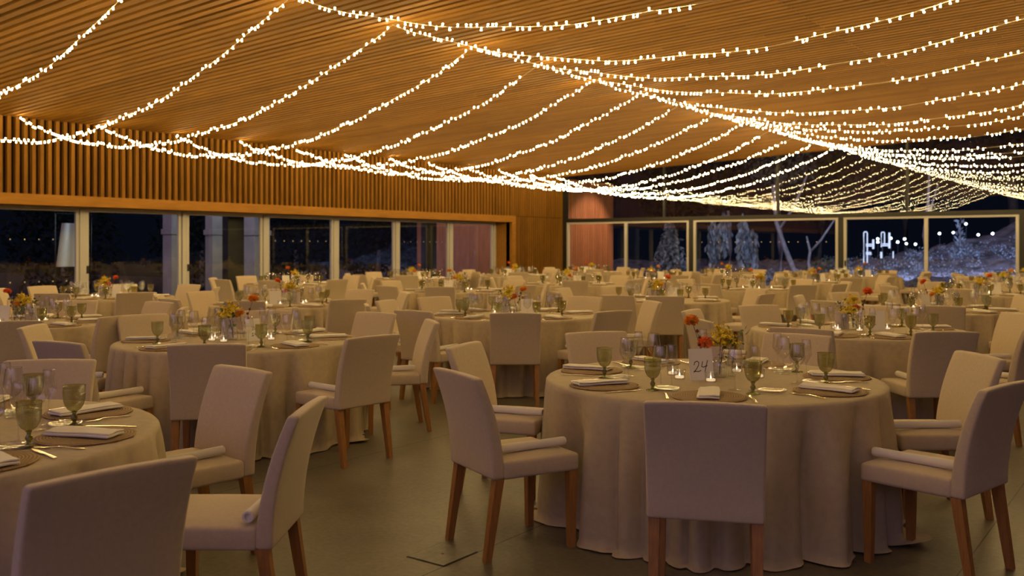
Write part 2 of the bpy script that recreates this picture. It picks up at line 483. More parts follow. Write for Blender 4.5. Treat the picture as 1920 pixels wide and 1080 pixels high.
b = MB(); b.lathe(roll_prof(), 12, T(0, -.2, .0, rx=-PI / 2)); me_roll = b.mesh('cloth_roll', M_['roll'], auto=50)

TZ = .775; TR = .965
def cloth_mesh(seed):
    r = random.Random(seed)
    n = 300
    waves = [(r.choice((11, 13, 14)), r.uniform(0, 6.28), .046), (r.choice((19, 21, 23)), r.uniform(0, 6.28), .040), (r.choice((31, 34)), r.uniform(0, 6.28), .018), (5, r.uniform(0, 6.28), .018)]
    ph = [r.uniform(0, 6.28) for _ in range(4)]; nf = r.choice((24, 26, 28))
    pud = [(r.uniform(0, 6.28), r.uniform(.02, .07), r.uniform(.08, .16)) for _ in range(7)]
    def rad(th, z):
        s = (TZ - z) / TZ
        f = sum(a * math.cos(k * th + p + .6 * s) for k, p, a in waves)
        f *= .45
        wt = th + .16 * math.sin(3 * th + ph[0]) + .10 * math.sin(5 * th + ph[1])
        g = abs(math.sin(nf * .5 * wt + ph[2]))
        dep = .075 + .045 * math.sin(4 * th + ph[3])
        f += .030 * g - dep * (1 - g) ** 2.2
        return TR + f * min(1, s * 2.2) ** 1.0 + .030 * s ** 1.6 + .010 * min(1, s * 8)
    vs = [(0, 0, TZ)]; fs = []
    rings = []
    for rr in (.35, .7, .9, .965):
        rings.append([(rr * TR * math.cos(2 * PI * k / n), rr * TR * math.sin(2 * PI * k / n), TZ) for k in range(n)])
    for rr, dz in ((.993, .003), (1.002, .012)):
        rings.append([(rr * TR * math.cos(2 * PI * k / n), rr * TR * math.sin(2 * PI * k / n), TZ - dz) for k in range(n)])
    for z in (.74, .69, .63, .56, .48, .39, .30, .21, .13, .06, .015):
        rings.append([(rad(2 * PI * k / n, z) * math.cos(2 * PI * k / n), rad(2 * PI * k / n, z) * math.sin(2 * PI * k / n), z) for k in range(n)])
    last = []
    for k in range(n):
        th = 2 * PI * k / n
        e = .012
        for c, amp, w in pud:
            d = (th - c + PI) % (2 * PI) - PI
            e += amp * math.exp(-(d / w) ** 2)
        rr = rad(th, 0) + e
        last.append((rr * math.cos(th), rr * math.sin(th), .004 + .006 * abs(math.sin(9 * th + seed)) + .30 * max(0, e - .05)))
    rings.append(last)
    for ring in rings: vs.extend(ring)
    for k in range(n): fs.append((0, 1 + k, 1 + (k + 1) % n))
    for i in range(len(rings) - 1):
        a, b2 = 1 + i * n, 1 + (i + 1) * n
        for k in range(n):
            k2 = (k + 1) % n
            fs.append((a + k, b2 + k, b2 + k2, a + k2))
    m = MB(); m.add(vs, fs)
    return m.mesh('tablecloth', M_['cloth'], smooth=True)
me_cloth = [cloth_mesh(s) for s in (3, 8, 15, 21)]

# placemat
b = MB()
pm = []
for (r_, z) in ((.001, .011), (.06, .0115), (.12, .011), (.17, .0105), (.187, .009), (.19, .005), (.186, .0005), (.0, .0003)): pm.append((r_, z))
pm[0] = (0, .011)
b.lathe(pm, 48)
b.v = [(x * (1 + .012 * math.sin(11 * math.atan2(y, x)) + .008 * math.sin(23 * math.atan2(y, x))), y * (1 + .012 * math.sin(11 * math.atan2(y, x)) + .008 * math.sin(23 * math.atan2(y, x))), z) for x, y, z in b.v]
me_mat = b.mesh('placemat', M_['mat'], auto=50)
# folded napkin (long axis = y)
b = MB()
b.rbox(.056, .15, .005, .0045, (4, 9, 1), T(0, 0, .006), fn=lambda x, y, z: (x + .005 * math.sin(y * 11), y + .004 * math.sin(x * 60), z + .004 * abs(math.sin(y * 10 + x * 18))))
b.rbox(.050, .147, .0035, .003, (4, 9, 1), T(.002, .002, .0155), fn=lambda x, y, z: (x + .006 * math.sin(y * 9 + 1), y + .004 * math.sin(x * 70 + 1), z + .004 * abs(math.sin(y * 10 + x * 18)) + .002 * math.sin(x * 50)))
me_napkin = b.mesh('napkin', M_['napkin'], auto=60)
# goblet
b = MB(); b.lathe([(0, .004), (.014, .005), (.030, .0025), (.036, .0), (.037, .003), (.020, .009), (.009, .014), (.008, .022), (.013, .030), (.0145, .037), (.011, .044), (.008, .050), (.0085, .056), (.014, .062), (.0, .066)], 16)
me_gstem = b.mesh('stem', M_['gobstem'], smooth=True)
b = MB(); b.lathe([(0, .064), (.016, .066), (.028, .075), (.038, .092), (.0435, .112), (.0455, .135), (.0455, .156), (.0448, .166), (.0465, .171), (.0465, .175), (.0438, .175)], 24)
me_gbowl = b.mesh('bowl', M_['goblet'], smooth=True)
# wine glass and narrow glass (one clear blown piece each)
b = MB(); b.lathe([(.036, .001), (.037, .003), (.020, .005), (.005, .010), (.0038, .03), (.0036, .085), (.006, .094), (.020, .104), (.036, .122), (.044, .142), (.044, .152), (.040, .18), (.034, .222), (.0335, .224), (.0328, .222)], 20)
me_wine = b.mesh('wine_glass', M_['clear'], smooth=True)
b = MB(); b.lathe([(.032, .001), (.033, .003), (.018, .005), (.005, .010), (.0038, .03), (.0036, .095), (.007, .108), (.018, .128), (.029, .150), (.0305, .160), (.0285, .19), (.0235, .236), (.023, .238), (.0225, .236)], 20)
me_flute = b.mesh('flute_glass', M_['clear'], smooth=True)
# clear bread plate with beaded rim
b = MB(); b.lathe([(0, .003), (.045, .004), (.062, .010), (.072, .014), (.074, .012), (.05, .001), (0, .0005)], 32)
for k in range(36):
    a = 2 * PI * k / 36
    b.lathe([(0, -.004), (.0035, -.002), (.0035, .002), (0, .004)], 5, T(.073 * math.cos(a), .073 * math.sin(a), .013))
me_plate = b.mesh('glass_plate', M_['cup'], smooth=True)
# cutlery lying along y
def ribbon(mb, pts):
    n = len(pts)
    vs = []
    for y, w, z in pts: vs += [(-w, y, z), (w, y, z), (w, y, z + .0025), (-w, y, z + .0025)]
    fs = []
    for i in range(n - 1):
        o = i * 4
        for a, c in ((0, 1), (1, 2), (2, 3), (3, 0)): fs.append((o + a, o + c, o + 4 + c, o + 4 + a))
    fs += [(3, 2, 1, 0), tuple((n - 1) * 4 + i for i in range(4))]
    mb.add(vs, fs)
b = MB(); ribbon(b, [(-.10, .007, .001), (-.06, .006, .004), (0, .004, .007), (.03, .004, .006), (.045, .011, .003), (.06, .0115, .002)])
for dx in (-.009, -.003, .003, .009): b.box(dx - .0016, dx + .0016, .058, .10, .002, .0045)
me_fork = b.mesh('fork', M_['metal'])
b = MB(); ribbon(b, [(-.11, .007, .001), (-.05, .0065, .003), (-.01, .005, .003), (0, .009, .002), (.06, .0095, .001), (.10, .006, .001), (.115, .001, .001)])
me_knife = b.mesh('knife', M_['metal'])
# tealight holder
b = MB(); b.lathe([(0, .002), (.030, .002), (.033, .006), (.036, .058), (.034, .060), (.0325, .057), (.030, .010), (0, .009)], 16)
me_holder = b.mesh('holder', M_['cup'], smooth=True)
b = MB(); b.lathe([(0, .010), (.026, .010), (.027, .020), (.024, .022), (0, .021)], 12); me_wax = b.mesh('candle', M_['wax'], smooth=True)
b = MB(); b.lathe([(0, .022), (.0030, .025), (.0036, .029), (.0018, .035), (0, .039)], 6); me_flame = b.mesh('flame', M_['flame'], smooth=True)
# bud vases
b = MB(); b.lathe([(0, .002), (.028, .002), (.032, .01), (.034, .05), (.030, .08), (.015, .105), (.0125, .135), (.015, .15), (.0135, .15)], 16)
me_vase1 = b.mesh('bud_vase', M_['vase'], smooth=True)
b = MB(); b.lathe([(0, .002), (.036, .002), (.042, .012), (.046, .06), (.040, .10), (.026, .115), (.028, .125), (.027, .125)], 18)
me_vase2 = b.mesh('bud_vase', M_['vase'], smooth=True)
b = MB(); b.lathe([(0, .002), (.022, .002), (.024, .01), (.024, .13), (.014, .155), (.013, .185), (.016, .19), (.0145, .19)], 16)
me_vase3 = b.mesh('bud_vase', M_['vase'], smooth=True)
# flowers
def dahlia_mesh(mat, seed):
    r = random.Random(seed); b = MB(); n = 90
    for i in range(n):
        t = (i + .5) / n
        zc = 1 - 1.75 * t
        rr = math.sqrt(max(0, 1 - zc * zc)); a = i * 2.39996
        d = Vector((rr * math.cos(a), rr * math.sin(a), zc * .85 + .05)).normalized()
        L = .040 * (.62 + .42 * min(1, t * 1.8)) * r.uniform(.92, 1.06)
        s = d.cross(Vector((0, 0, 1)))
        if s.length < .1: s = Vector((1, 0, 0))
        s.normalize(); u = s.cross(d)
        w = .0085
        p0 = d * L * .25; p1 = d * L * .7; p2 = d * L
        b.add([p0, p1 + s * w + u * .004, p2 + u * .003, p1 - s * w + u * .004, p1 - u * .003], [(0, 1, 4), (1, 2, 4), (2, 3, 4), (3, 0, 4)])
    return b.mesh('bloom', mat)
me_dahl = {'orange': [dahlia_mesh(M_['orange'], 1), dahlia_mesh(M_['orange'], 2)], 'coral': [dahlia_mesh(M_['red'], 3), dahlia_mesh(M_['red'], 4)]}
def spray_mesh(seed):
    r = random.Random(seed); b = MB()
    for i in range(34):
        a = r.uniform(0, 6.28); e = r.uniform(.1, 1.35)
        d = Vector((math.cos(a) * math.cos(e), math.sin(a) * math.cos(e), math.sin(e)))
        L = r.uniform(.035, .075)
        for j in range(16):
            p = d * L * (.25 + .75 * j / 15) + Vector((r.uniform(-1, 1), r.uniform(-1, 1), r.uniform(-1, 1))) * .005 + Vector((0, 0, -.010 * (j / 15) ** 2))
            q = Vector((r.uniform(-1, 1), r.uniform(-1, 1), r.uniform(-.4, 1))).normalized() * .012
            s = q.cross(d); 
            if s.length < 1e-6: continue
            s = s.normalized() * .0042
            b.add([p - s, p + s, p + q], [(0, 1, 2)])
    return b.mesh('blossom', M_['yellow'])
me_spray = [spray_mesh(5), spray_mesh(6)]
def leaves_mesh(seed):
    r = random.Random(seed); b = MB()
    for i in range(26):
        a = r.uniform(0, 6.28); e = r.uniform(-.3, 1.2); L = r.uniform(.02, .07)
        d = Vector((math.cos(a) * math.cos(e), math.sin(a) * math.cos(e), math.sin(e)))
        p = d * L; s = d.cross(Vector((0, 0, 1))).normalized(); l = r.uniform(.02, .035); w = l * .36
        q = (d + Vector((0, 0, r.uniform(-.6, .3)))).normalized()
        b.add([p, p + q * l * .5 + s * w, p + q * l, p + q * l * .5 - s * w], [(0, 1, 2), (0, 2, 3)])
    return b.mesh('leaves', M_['leaf'])
me_leaves = [leaves_mesh(7), leaves_mesh(9)]
b = MB(); b.lathe([(0, -.011), (.009, -.006), (.0105, .001), (.006, .009), (0, .012)], 8); me_bud = b.mesh('bud', M_['burg'], smooth=True)
# cards
b = MB(); b.box(-.075, .075, -.001, .001, 0, .18); me_card = b.mesh('card', M_['card'])
b = MB(); b.box(-.065, .065, -.001, .001, 0, .165); me_card2 = b.mesh('card', M_['card2'])
def strokes(lines, w=.0022):
    b = MB()
    for ln in lines:
        for (x0, z0), (x1, z1) in zip(ln, ln[1:]):
            dx, dz = x1 - x0, z1 - z0; L = math.hypot(dx, dz) or 1
            nx, nz = -dz / L * w, dx / L * w; ex, ez = dx / L * w * .6, dz / L * w * .6
            b.add([(x0 + nx - ex, -.0014, z0 + nz - ez), (x0 - nx - ex, -.0014, z0 - nz - ez), (x1 - nx + ex, -.0014, z1 - nz + ez), (x1 + nx + ex, -.0014, z1 + nz + ez)], [(0, 1, 2, 3)])
    return b.mesh('number', M_['ink'])
two = [(-.045, .088), (-.040, .103), (-.026, .110), (-.014, .102), (-.017, .086), (-.032, .064), (-.050, .048), (-.038, .052), (-.020, .049), (-.004, .056)]
me_24 = strokes([two, [(.010, .106), (.002, .078), (.014, .074), (.038, .082)], [(.042, .112), (.030, .078), (.020, .046)]])
me_2 = strokes([[(x - .01, z) for x, z in two]])
me_scrawl = strokes([[(-.02, .11), (-.012, .118), (.0, .112), (-.004, .10), (-.02, .09), (.004, .092)], [(.012, .116), (.014, .09)], [(-.022, .06), (-.008, .066), (-.012, .05), (-.024, .04), (-.002, .044)], [(.012, .068), (.008, .05), (.022, .056)], [(.02, .07), (.018, .036)]])

# ------------------------------------------------------------------ tables
# (x, y) in metres, phrase that finds the table, azimuths (deg) of its seats as seen from the camera side: 0 right, 90 far, 180 left, 270 near
CAM = Vector((0, 0, 1.54)); YAW = 36.2
Fw = Vector((-math.sin(math.radians(YAW)), math.cos(math.radians(YAW)))); Rt = Vector((math.cos(math.radians(YAW)), math.sin(math.radians(YAW))))
S8 = [0, 45, 90, 135, 180, 225, 270, 315]
TABLES = [
    (-2.28, 5.09, 'table with card 24', [257, 206.5, 157, 110, 56, 1, -46]),
    (-2.50, 8.83, 'second table of right-hand row', [10, 60, 108, 151, 196, 235, 271, 306]),
    (-2.60, 12.35, 'third table of right-hand row', [20, 65, 110, 155, 200, 248, 290, 335]),
    (-2.78, 16.92, 'fourth table of right-hand row', [5, 50, 95, 140, 185, 230, 275, 320]),
    (-3.00, 20.7, 'fifth table of right-hand row', S8),
    (-3.10, 24.5, 'farthest table of right-hand row', S8),
    (-6.33, 4.85, 'nearest table of middle row', [13, 55, 97, 139, 185, 241, 279, 321]),
    (-6.21, 8.53, 'second table of middle row', [12, 56, 94, 128, 160, 190, 232, 270, 306]),
    (-6.27, 12.26, 'third table of middle row', [20, 62, 108, 150, 195, 240, 262, 320]),
    (-6.47, 16.46, 'fourth table of middle row', [0, 45, 90, 135, 180, 225, 282, 312]),
    (-6.80, 20.7, 'fifth table of middle row', [8, 53, 98, 143, 188, 233, 278, 323]),
    (-6.90, 24.6, 'farthest table of middle row', S8),
    (-9.59, 4.63, 'nearest table of left-middle row', [330, 12, 55, 95, 135, 180, 225, 297]),
    (-9.84, 8.29, 'second table of left-middle row', [18, 61, 106, 150, 190, 226, 268, 311]),
    (-10.49, 12.64, 'third table of left-middle row', [5, 50, 95, 140, 185, 230, 265, 320]),
    (-10.37, 16.2, 'fourth table of left-middle row', S8),
    (-10.43, 20.0, 'fifth table of left-middle row', [10, 55, 100, 145, 190, 235, 280, 325]),
    (-10.15, 23.6, 'farthest table of left-middle row', S8),
    (-13.45, 7.88, 'nearest table of window row', [10, 62, 105, 150, 184, 229, 268, 306]),
    (-15.07, 12.89, 'second table of window row', [10, 50, 95, 140, 185, 228, 270, 315]),
    (-15.12, 16.7, 'third table of window row', S8),
    (-14.75, 20.2, 'fourth table of window row', [5, 50, 95, 140, 185, 230, 275, 320]),
    (-14.68, 24.0, 'farthest table of window row', S8),
    (-4.19, 1.58, 'cropped table at front left', [321, 0, 47, 95]),
]
WORD8 = ['right', 'far right', 'far', 'far left', 'left', 'near left', 'near', 'near right']
WORD9 = ['right', 'far right', 'far', 'far left', 'left rear', 'left', 'near left', 'near', 'near right']
WORD7 = ['near', 'near left', 'left', 'far left', 'far right', 'right', 'near right']
WORDA = ['near right', 'right', 'far right', 'far']

def project(p):
    v = Vector(p) - CAM
    d = v.x * Fw.x + v.y * Fw.y; u = v.x * Rt.x + v.y * Rt.y
    if d < .3: return None
    return 960 + 1750 * u / d, 463 - 1750 * v.z / d, d
def visible(p, mx=130, my=200):
    q = project(p)
    return q is not None and -mx < q[0] < 1920 + mx and q[1] < 1080 + my

def seat_words(angs):
    if len(angs) == 7: return WORD7
    if len(angs) == 4: return WORDA
    if len(angs) == 9: return WORD9
    order = sorted(range(8), key=lambda i: ((angs[i] + 30) % 360))
    w = [None] * 8
    for k, i in enumerate(order): w[i] = WORD8[k]
    return w

stem_cache = {}
def stem_mesh(h, lean, thin=.0018):
    key = (round(h, 2), round(lean, 2), thin)
    if key not in stem_cache:
        b = MB(); pts = [(lean * (i / 6) ** 1.5, 0, .02 + (h - .02) * i / 6) for i in range(7)]
        b.tube(pts, thin, 5); stem_cache[key] = b.mesh('stem', M_['stem'], smooth=True)
    return stem_cache[key]

def flower(kind, M, h, lean, label, seed):
    name = {'orange': 'dahlia', 'coral': 'dahlia', 'yellow': 'goldenrod_spray', 'berry': 'berry_sprig', 'green': 'leafy_sprig'}[kind]
    cat = {'orange': 'flower', 'coral': 'flower', 'yellow': 'flower', 'berry': 'berry sprig', 'green': 'greenery'}[kind]
    r = random.Random(seed)
    t = empty(name, M); tag(t, label, cat, 'centrepiece flowers')
    put('stem', stem_mesh(h, lean), t)
    top = (lean, 0, h)
    if kind in me_dahl:
        put('bloom', r.choice(me_dahl[kind]), t, T(*top, rz=r.uniform(0, 6), rx=r.uniform(.2, .7), s=r.uniform(1.05, 1.2)))
    elif kind == 'yellow':
        put('blossom', r.choice(me_spray), t, T(lean, 0, h - .04, rz=r.uniform(0, 6), s=1.5))
    elif kind == 'green':
        put('leaves', r.choice(me_leaves), t, T(lean, 0, h - .03, rz=r.uniform(0, 6), s=1.25))
    else:
        for k in range(4):
            f = 1 - .16 * k
            put('bud', me_bud, t, T(lean * f ** 1.5 + (.008 if k % 2 else -.008) * (k > 0), r.uniform(-.006, .006), .02 + (h - .02) * f))
    return t

def make_table(ti, tx, ty, phrase, angs):
    depth = tx * Fw.x + ty * Fw.y
    rr = random.Random(100 + ti)
    near = depth < 9.6; mid = depth < 13.5
    o = put('tablecloth', me_cloth[ti % 4], None, T(tx, ty, 0, rz=rr.uniform(0, 6.28)))
    tag(o, ('floor-length beige linen cloth covering round ' + phrase), 'tablecloth', 'round tables under linen cloths')
    words = seat_words(angs)
    for si, (a, w) in enumerate(zip(angs, words)):
        wa = math.radians(a + YAW)                 # world azimuth of the seat
        ux, uy = math.cos(wa), math.sin(wa)
        jit = rr.uniform(-.05, .05)
        dist = 1.265 + rr.uniform(-.01, .045)
        if phrase.startswith('cropped'): dist = (1.365, 1.29, 1.19, 1.14)[si]
        if phrase.endswith('24'): dist = (1.36, 1.28, 1.26, 1.24, 1.25, 1.24, 1.26)[si]; jit = (.0, .05, .03, 0, -.04, .03, -.06)[si]
        cx, cy = tx + ux * dist, ty + uy * dist
        side = w + (' end' if False else '')
        if visible((cx, cy, .6)):
            rz = wa + PI / 2 + jit                 # chair faces the table
            t = empty('dining_chair', T(cx, cy, 0, rz=rz))
            tag(t, 'beige upholstered dining chair at %s side of %s' % (side, phrase), 'chair', 'dining chairs round the tables')
            put('seat', me_seat, t); put('backrest', me_back, t)
            put('leg', me_fleg, t, T(-.212, .205)); put('leg', me_fleg, t, T(.212, .205))
            put('leg', me_rleg, t, T(-.212, -.222)); put('leg', me_rleg, t, T(.212, -.222))
            if (depth < 13 and ti != 12 or near) and not (phrase.startswith('cropped') and si == 0):
                cross = phrase.startswith('cropped') and si == 1
                sx = .1 if (math.cos(math.radians(a)) < 0) else -.1
                Mr = T(0, -.165, .519, rz=PI / 2) if cross else T(sx * -1 if False else (-sx if False else sx), .022, .5185, rz=rr.uniform(-.08, .08))
                rl = put('cloth_roll', me_roll, None, T(cx, cy, 0, rz=rz) @ Mr)
                tag(rl, 'white rolled cloth on chair seat at %s side of %s' % (side, phrase), 'cloth roll', 'rolled cloths on the chair seats')
        # place setting: local frame, +y towards the table centre
        L = T(tx + ux * .735, ty + uy * .735, TZ, rz=wa + PI / 2 + rr.uniform(-.04, .04))
        if not visible(L.translation, 60, 60): continue
        def item(name, me, x, y, z, lab, cat, grp, rz=0):
            ob = put(name, me, None, L @ T(x, y, z, rz=rz)); return tag(ob, lab, cat, grp)
        item('placemat', me_mat, 0, 0, .0005, 'round woven seagrass placemat at %s place of %s' % (w, phrase), 'placemat', 'woven placemats')
        item('napkin', me_napkin, rr.uniform(-.02, .02), rr.uniform(-.03, .02), .0115, 'folded white napkin on placemat at %s place of %s' % (w, phrase), 'napkin', 'folded napkins on the placemats', rr.uniform(-.25, .25))
        g = empty('goblet', L @ T(.235 + rr.uniform(-.015, .015), .155, .0005)); tag(g, 'olive green pressed-glass goblet at %s place of %s' % (w, phrase), 'goblet', 'olive green goblets')
        put('stem', me_gstem, g); put('bowl', me_gbowl, g)
        item('wine_glass', me_wine, .135 + rr.uniform(-.01, .01), .27, .0005, 'clear wide-bowled wine glass at %s place of %s' % (w, phrase), 'wine glass', 'clear wine glasses')
        item('flute_glass', me_flute, .245 + rr.uniform(-.01, .01), .275, .0005, 'slender clear glass at %s place of %s' % (w, phrase), 'glass', 'slender clear glasses')
        if mid:
            item('fork', me_fork, -.215, .0, .001, 'metal fork left of placemat at %s place of %s' % (w, phrase), 'fork', 'forks', rr.uniform(-.12, .12))
            item('knife', me_knife, .215, -.01, .001, 'metal knife right of placemat at %s place of %s' % (w, phrase), 'knife', 'knives', rr.uniform(-.12, .12))
        if near:
            item('bread_plate', me_plate, -.225, .205 if len(angs) == 7 else .19, .0005, 'clear beaded glass plate at %s place of %s' % (w, phrase), 'plate', 'clear bread plates')
    # centrepiece: frame with +x right, +y away from the camera
    C = T(tx, ty, TZ, rz=math.radians(YAW))
    def at(x, y): return C @ T(x, y, .0005)
    if not visible((tx, ty, .8), 250): return
    first = phrase.endswith('24')
    flip = 1 if first else rr.choice((-1, 1))
    spread = 1 if first else rr.uniform(.85, 1.15)
    vs = [('left', me_vase1, -.03, .05), ('middle', me_vase2, .05, .02), ('right', me_vase3, .135, .07)]
    for n_, me, x, y in vs:
        n2 = n_ if flip > 0 else {'left': 'right', 'right': 'left', 'middle': 'middle'}[n_]
        v = put('bud_vase', me, None, at(x * flip * spread, y)); tag(v, 'clear glass bud vase, %s of three on %s' % (n2, phrase), 'vase', 'bud vases')
    c1, c2 = ('orange', 'coral') if first else rr.choice((('orange', 'coral'), ('coral', 'orange'), ('orange', 'orange'), ('coral', 'coral')))
    hh = lambda h: h if first else h * rr.uniform(.85, 1.1)
    def fl(kind, x, y, h, lean, label, tilt=0):
        flower(kind, at(x * flip * spread, y) @ T(rz=0 if flip > 0 else PI) @ T(rz=tilt), h, lean, label, ti * 10 + len(label))
    fl(c1, -.032, .052, hh(.335), -.075, 'tall %s dahlia in centrepiece of %s' % (c1, phrase))
    fl(c2, -.026, .044, hh(.205), -.004 if first else .03, 'low %s dahlia in centrepiece of %s' % (c2, phrase), 0)
    fl('berry', -.034, .046, hh(.27), -.045, 'dark berry sprig in centrepiece of ' + phrase, .3)
    fl('yellow', .05, .02, hh(.27), .01, 'feathery yellow spray in centrepiece of ' + phrase)
    fl('yellow', .055, .03, hh(.22), .05, 'smaller yellow spray in centrepiece of ' + phrase, .8)
    fl('green', .048, .012, hh(.16), .03, 'dark green leafy sprig in centrepiece of ' + phrase, -.5)
    fl('green', .135, .07, hh(.235), .035, 'taller leafy sprig in centrepiece of ' + phrase)
    # cards
    cx, cy, crz = (-.075, -.10, .28) if first else (-.13 * flip + .02, -.06, rr.uniform(-.5, .5))
    if ti == 6: crz = 1.0
    c = empty('table_card', at(cx, cy) @ T(rz=crz) @ T(rx=-.16))
    tag(c, 'white number card standing on ' + phrase, 'card', 'white number cards')
    put('card', me_card, c)
    if first: put('number', me_24, c)
    elif ti == 1: put('number', me_2, c)
    elif ti == 6: put('number', me_scrawl, c)
    c = put('menu_card', me_card2, None, at(.12 * flip if not first else .03, .16 if first else .09) @ T(rz=rr.uniform(-.4, .4)) @ T(rx=-.14))
    tag(c, 'blush menu card standing on ' + phrase, 'card', 'blush menu cards')
    # tealights
    spots = [('near left', -.045, -.19), ('near right', .27, -.02), ('far left', -.21, .10), ('far right', .20, .22), ('left', -.20, -.07)]
    if not first: spots = [(n_, x + rr.uniform(-.03, .03), y + rr.uniform(-.03, .03)) for n_, x, y in spots]
    if depth > 17: spots = spots[:3]
    for n_, x, y in spots:
        t = empty('tealight', at(x, y)); tag(t, 'lit tealight in clear glass, %s in centrepiece of %s' % (n_, phrase), 'candle', 'tealights')
        put('holder', me_holder, t); w = put('candle', me_wax, t); put('flame', me_flame, w)

for i, (x, y, ph, an) in enumerate(TABLES): make_table(i, x, y, ph, an)

# ------------------------------------------------------------------ fairy lights
b = MB(); b.lathe([(0, 0), (.0035, .001), (.0055, .012), (.0095, .034), (0, .036)], 6); me_bulb = b.mesh('bulb', M_['bulb'])
def light_string(x0, x1, y, sag, label, seed, gap=None):
    r = random.Random(seed)
    za, zb = ceil_z(x0) - .03, ceil_z(x1) - .03
    def P(t):
        z = za + (zb - za) * t - 4 * sag * t * (1 - t)
        return Vector((x0 + (x1 - x0) * t, y + .02 * math.sin(t * 23 + seed), z + .010 * math.sin(t * 41 + seed * 2)))
    t_ = empty('fairy_light_string', Matrix.Translation(P(0)))
    tag(t_, label, 'string lights', 'fairy light strings')
    inv = -P(0)
    w = MB(); w.tube([P(i / 60) + inv for i in range(61)], .0035, 5); put('wire', w.mesh('wire', M_['wire'], smooth=True), t_)
    L = 10.75; n = int(L / .083)
    spots = []
    t = .004
    up = False
    for i in range(n):
        t += (1 / n) * r.uniform(.55, 1.45) * .985
        if t > .996: break
        if gap and gap[0] < t < gap[1]: continue
        if r.random() < .4: up = not up
        ang = (0 if r.random() < .36 else PI) + r.uniform(-.45, .45)
        spots.append((P(t) + inv, ang, r.uniform(0, 6.28)))
    # the bulbs nearest the camera are parts of their own, the rest are one part
    spots.sort(key=lambda s: (s[0] - inv - CAM).length)
    rest = MB()
    for k, (p, ang, rz) in enumerate(spots):
        M = Matrix.Translation(p) @ Matrix.Rotation(rz, 4, 'Z') @ Matrix.Rotation(ang, 4, 'X')
        if k < 100: put('bulb', me_bulb, t_, M)
        else: rest.add([v.co for v in me_bulb.vertices], [tuple(f.vertices) for f in me_bulb.polygons], M)
    if rest.v: put('bulb_cluster', rest.mesh('bulb_cluster', M_['bulb']), t_)['kind'] = 'stuff'

ORD = ['nearest', 'second', 'third', 'fourth', 'fifth', 'sixth', 'seventh', 'eighth', 'ninth', 'tenth', 'eleventh', 'twelfth', 'thirteenth', 'fourteenth']
RX = -8.75
ys = [5.70 + 1.755 * k for k in range(14)]
for k, y in enumerate(ys):
    light_string(-18.95, RX, y, 1.08 + .05 * math.sin(k * 2.1), 'warm fairy light string draped from left wall to ridge, %s from the front' % ORD[k], 40 + k)
for k, y in enumerate(ys[1:]):
    light_string(RX, 1.75, y, 1.12 + .05 * math.sin(k * 1.7), 'warm fairy light string draped right of the ridge, %s from the front' % ORD[k], 70 + k, gap=(.50, .525))

for k, y in enumerate((3.945, 2.19)):
    light_string(RX, 1.75, y, 1.12, 'warm fairy light string overhead, %s behind the picture front' % ORD[k], 110 + k)
for k, y in enumerate((3.945, 2.19)):
    light_string(-18.95, RX, y, 1.08, 'warm fairy light string from left wall, %s behind the picture front' % ORD[k], 120 + k)

# ------------------------------------------------------------------ outdoors
gm = MB()
nx, ny = 170, 100
def gz(x, y):
    d = y - FW
    base = -.1
    if d > 3:
        s = max(0, min(1, (d - 3) / 22)); s = s * s * (3 - 2 * s)
        k = max(0.12, min(1, (x + 17) / 12))
        base += s * (3.1 * k)
        nz = noise.noise(Vector((x * .35, y * .35, 0))) * .55 + noise.noise(Vector((x * 1.1, y * 1.1, 3))) * .28 + noise.noise(Vector((x * 2.7, y * 2.7, 9))) * .20
        base += nz * min(1, (d - 3) / 4) * .9
    return base
vs = []; fs = []
for j in range(ny + 1):
    for i in range(nx + 1):
        x = -42 + 62 * i / nx; y = FW + .2 + 38 * j / ny
        vs.append((x, y, gz(x, y)))
for j in range(ny):
    for i in range(nx):
        a = j * (nx + 1) + i
        fs.append((a, a + 1, a + nx + 2, a + nx + 1))
gm.add(vs, fs)
g = put('ground', gm.mesh('ground', M_['earth'], smooth=True)); g['kind'] = 'structure'
M_['paving'] = pbr('dark_paving', (.013, .013, .013), .8, var=.3, scale=3)
gl_ = MB(); gl_.box(-60, -19.95, -10, FW + .3, -.3, -.1)
g = put('terrace', gl_.mesh('terrace', M_['paving'])); g['kind'] = 'structure'

# wall running on outdoors past the glass, clad in the same slats
we = MB()
y = FW + .2
while y < 33.0:
    we.box(LW - .1, LW, y, y + .085, 2.62, 4.1); we.box(LW - .1, LW, y, y + .085, -.1, 2.6); y += .125
we.box(LW - .4, LW - .1, FW + .2, 33.1, -.1, 4.1)
wo = put('wall_outside', we.mesh('wall_outside', M_['extwood'])); wo['kind'] = 'structure'
# timber return wall seen through the last left window
we = MB()
x = -24.5
while x < -20.1:
    we.box(x, x + .16, 27.2, 27.26, -.1, 2.9); x += .165
we.box(-24.5, -20.1, 27.26, 27.5, -.1, 2.9)
wo = put('wall_return', we.mesh('wall_return', M_['extwood'])); wo['kind'] = 'structure'
# terrace columns
for i, (x, y) in enumerate(((-20.35, 15.43), (-20.35, 23.17), (-20.35, 7.7))):
    c = MB(); c.box(x - .12, x + .12, y - .25, y + .25, -.1, 2.6)
    struct('trim_%d' % (14 + i), c, M_['black'])
# pale pillars across the terrace
for i, (x, y, w, lab) in enumerate(((-23.6, 15.85, .22, 'pale pillar outside left window, left of the black column'), (-23.6, 17.2, .18, 'pale pillar outside left window, behind the black column'), (-23.6, 18.75, .3, 'pale pillar outside left window, right of the black column'))):
    c = MB(); c.rbox(w, w, 1.45, .02, (1, 1, 1), T(x, y, 1.35)); c.box(x - w - .03, x + w + .03, y - w - .03, y + w + .03, 1.9, 2.05)
    tag(put('pillar', c.mesh('pillar', M_['plaster'])), lab, 'pillar', 'pale pillars on the terrace')
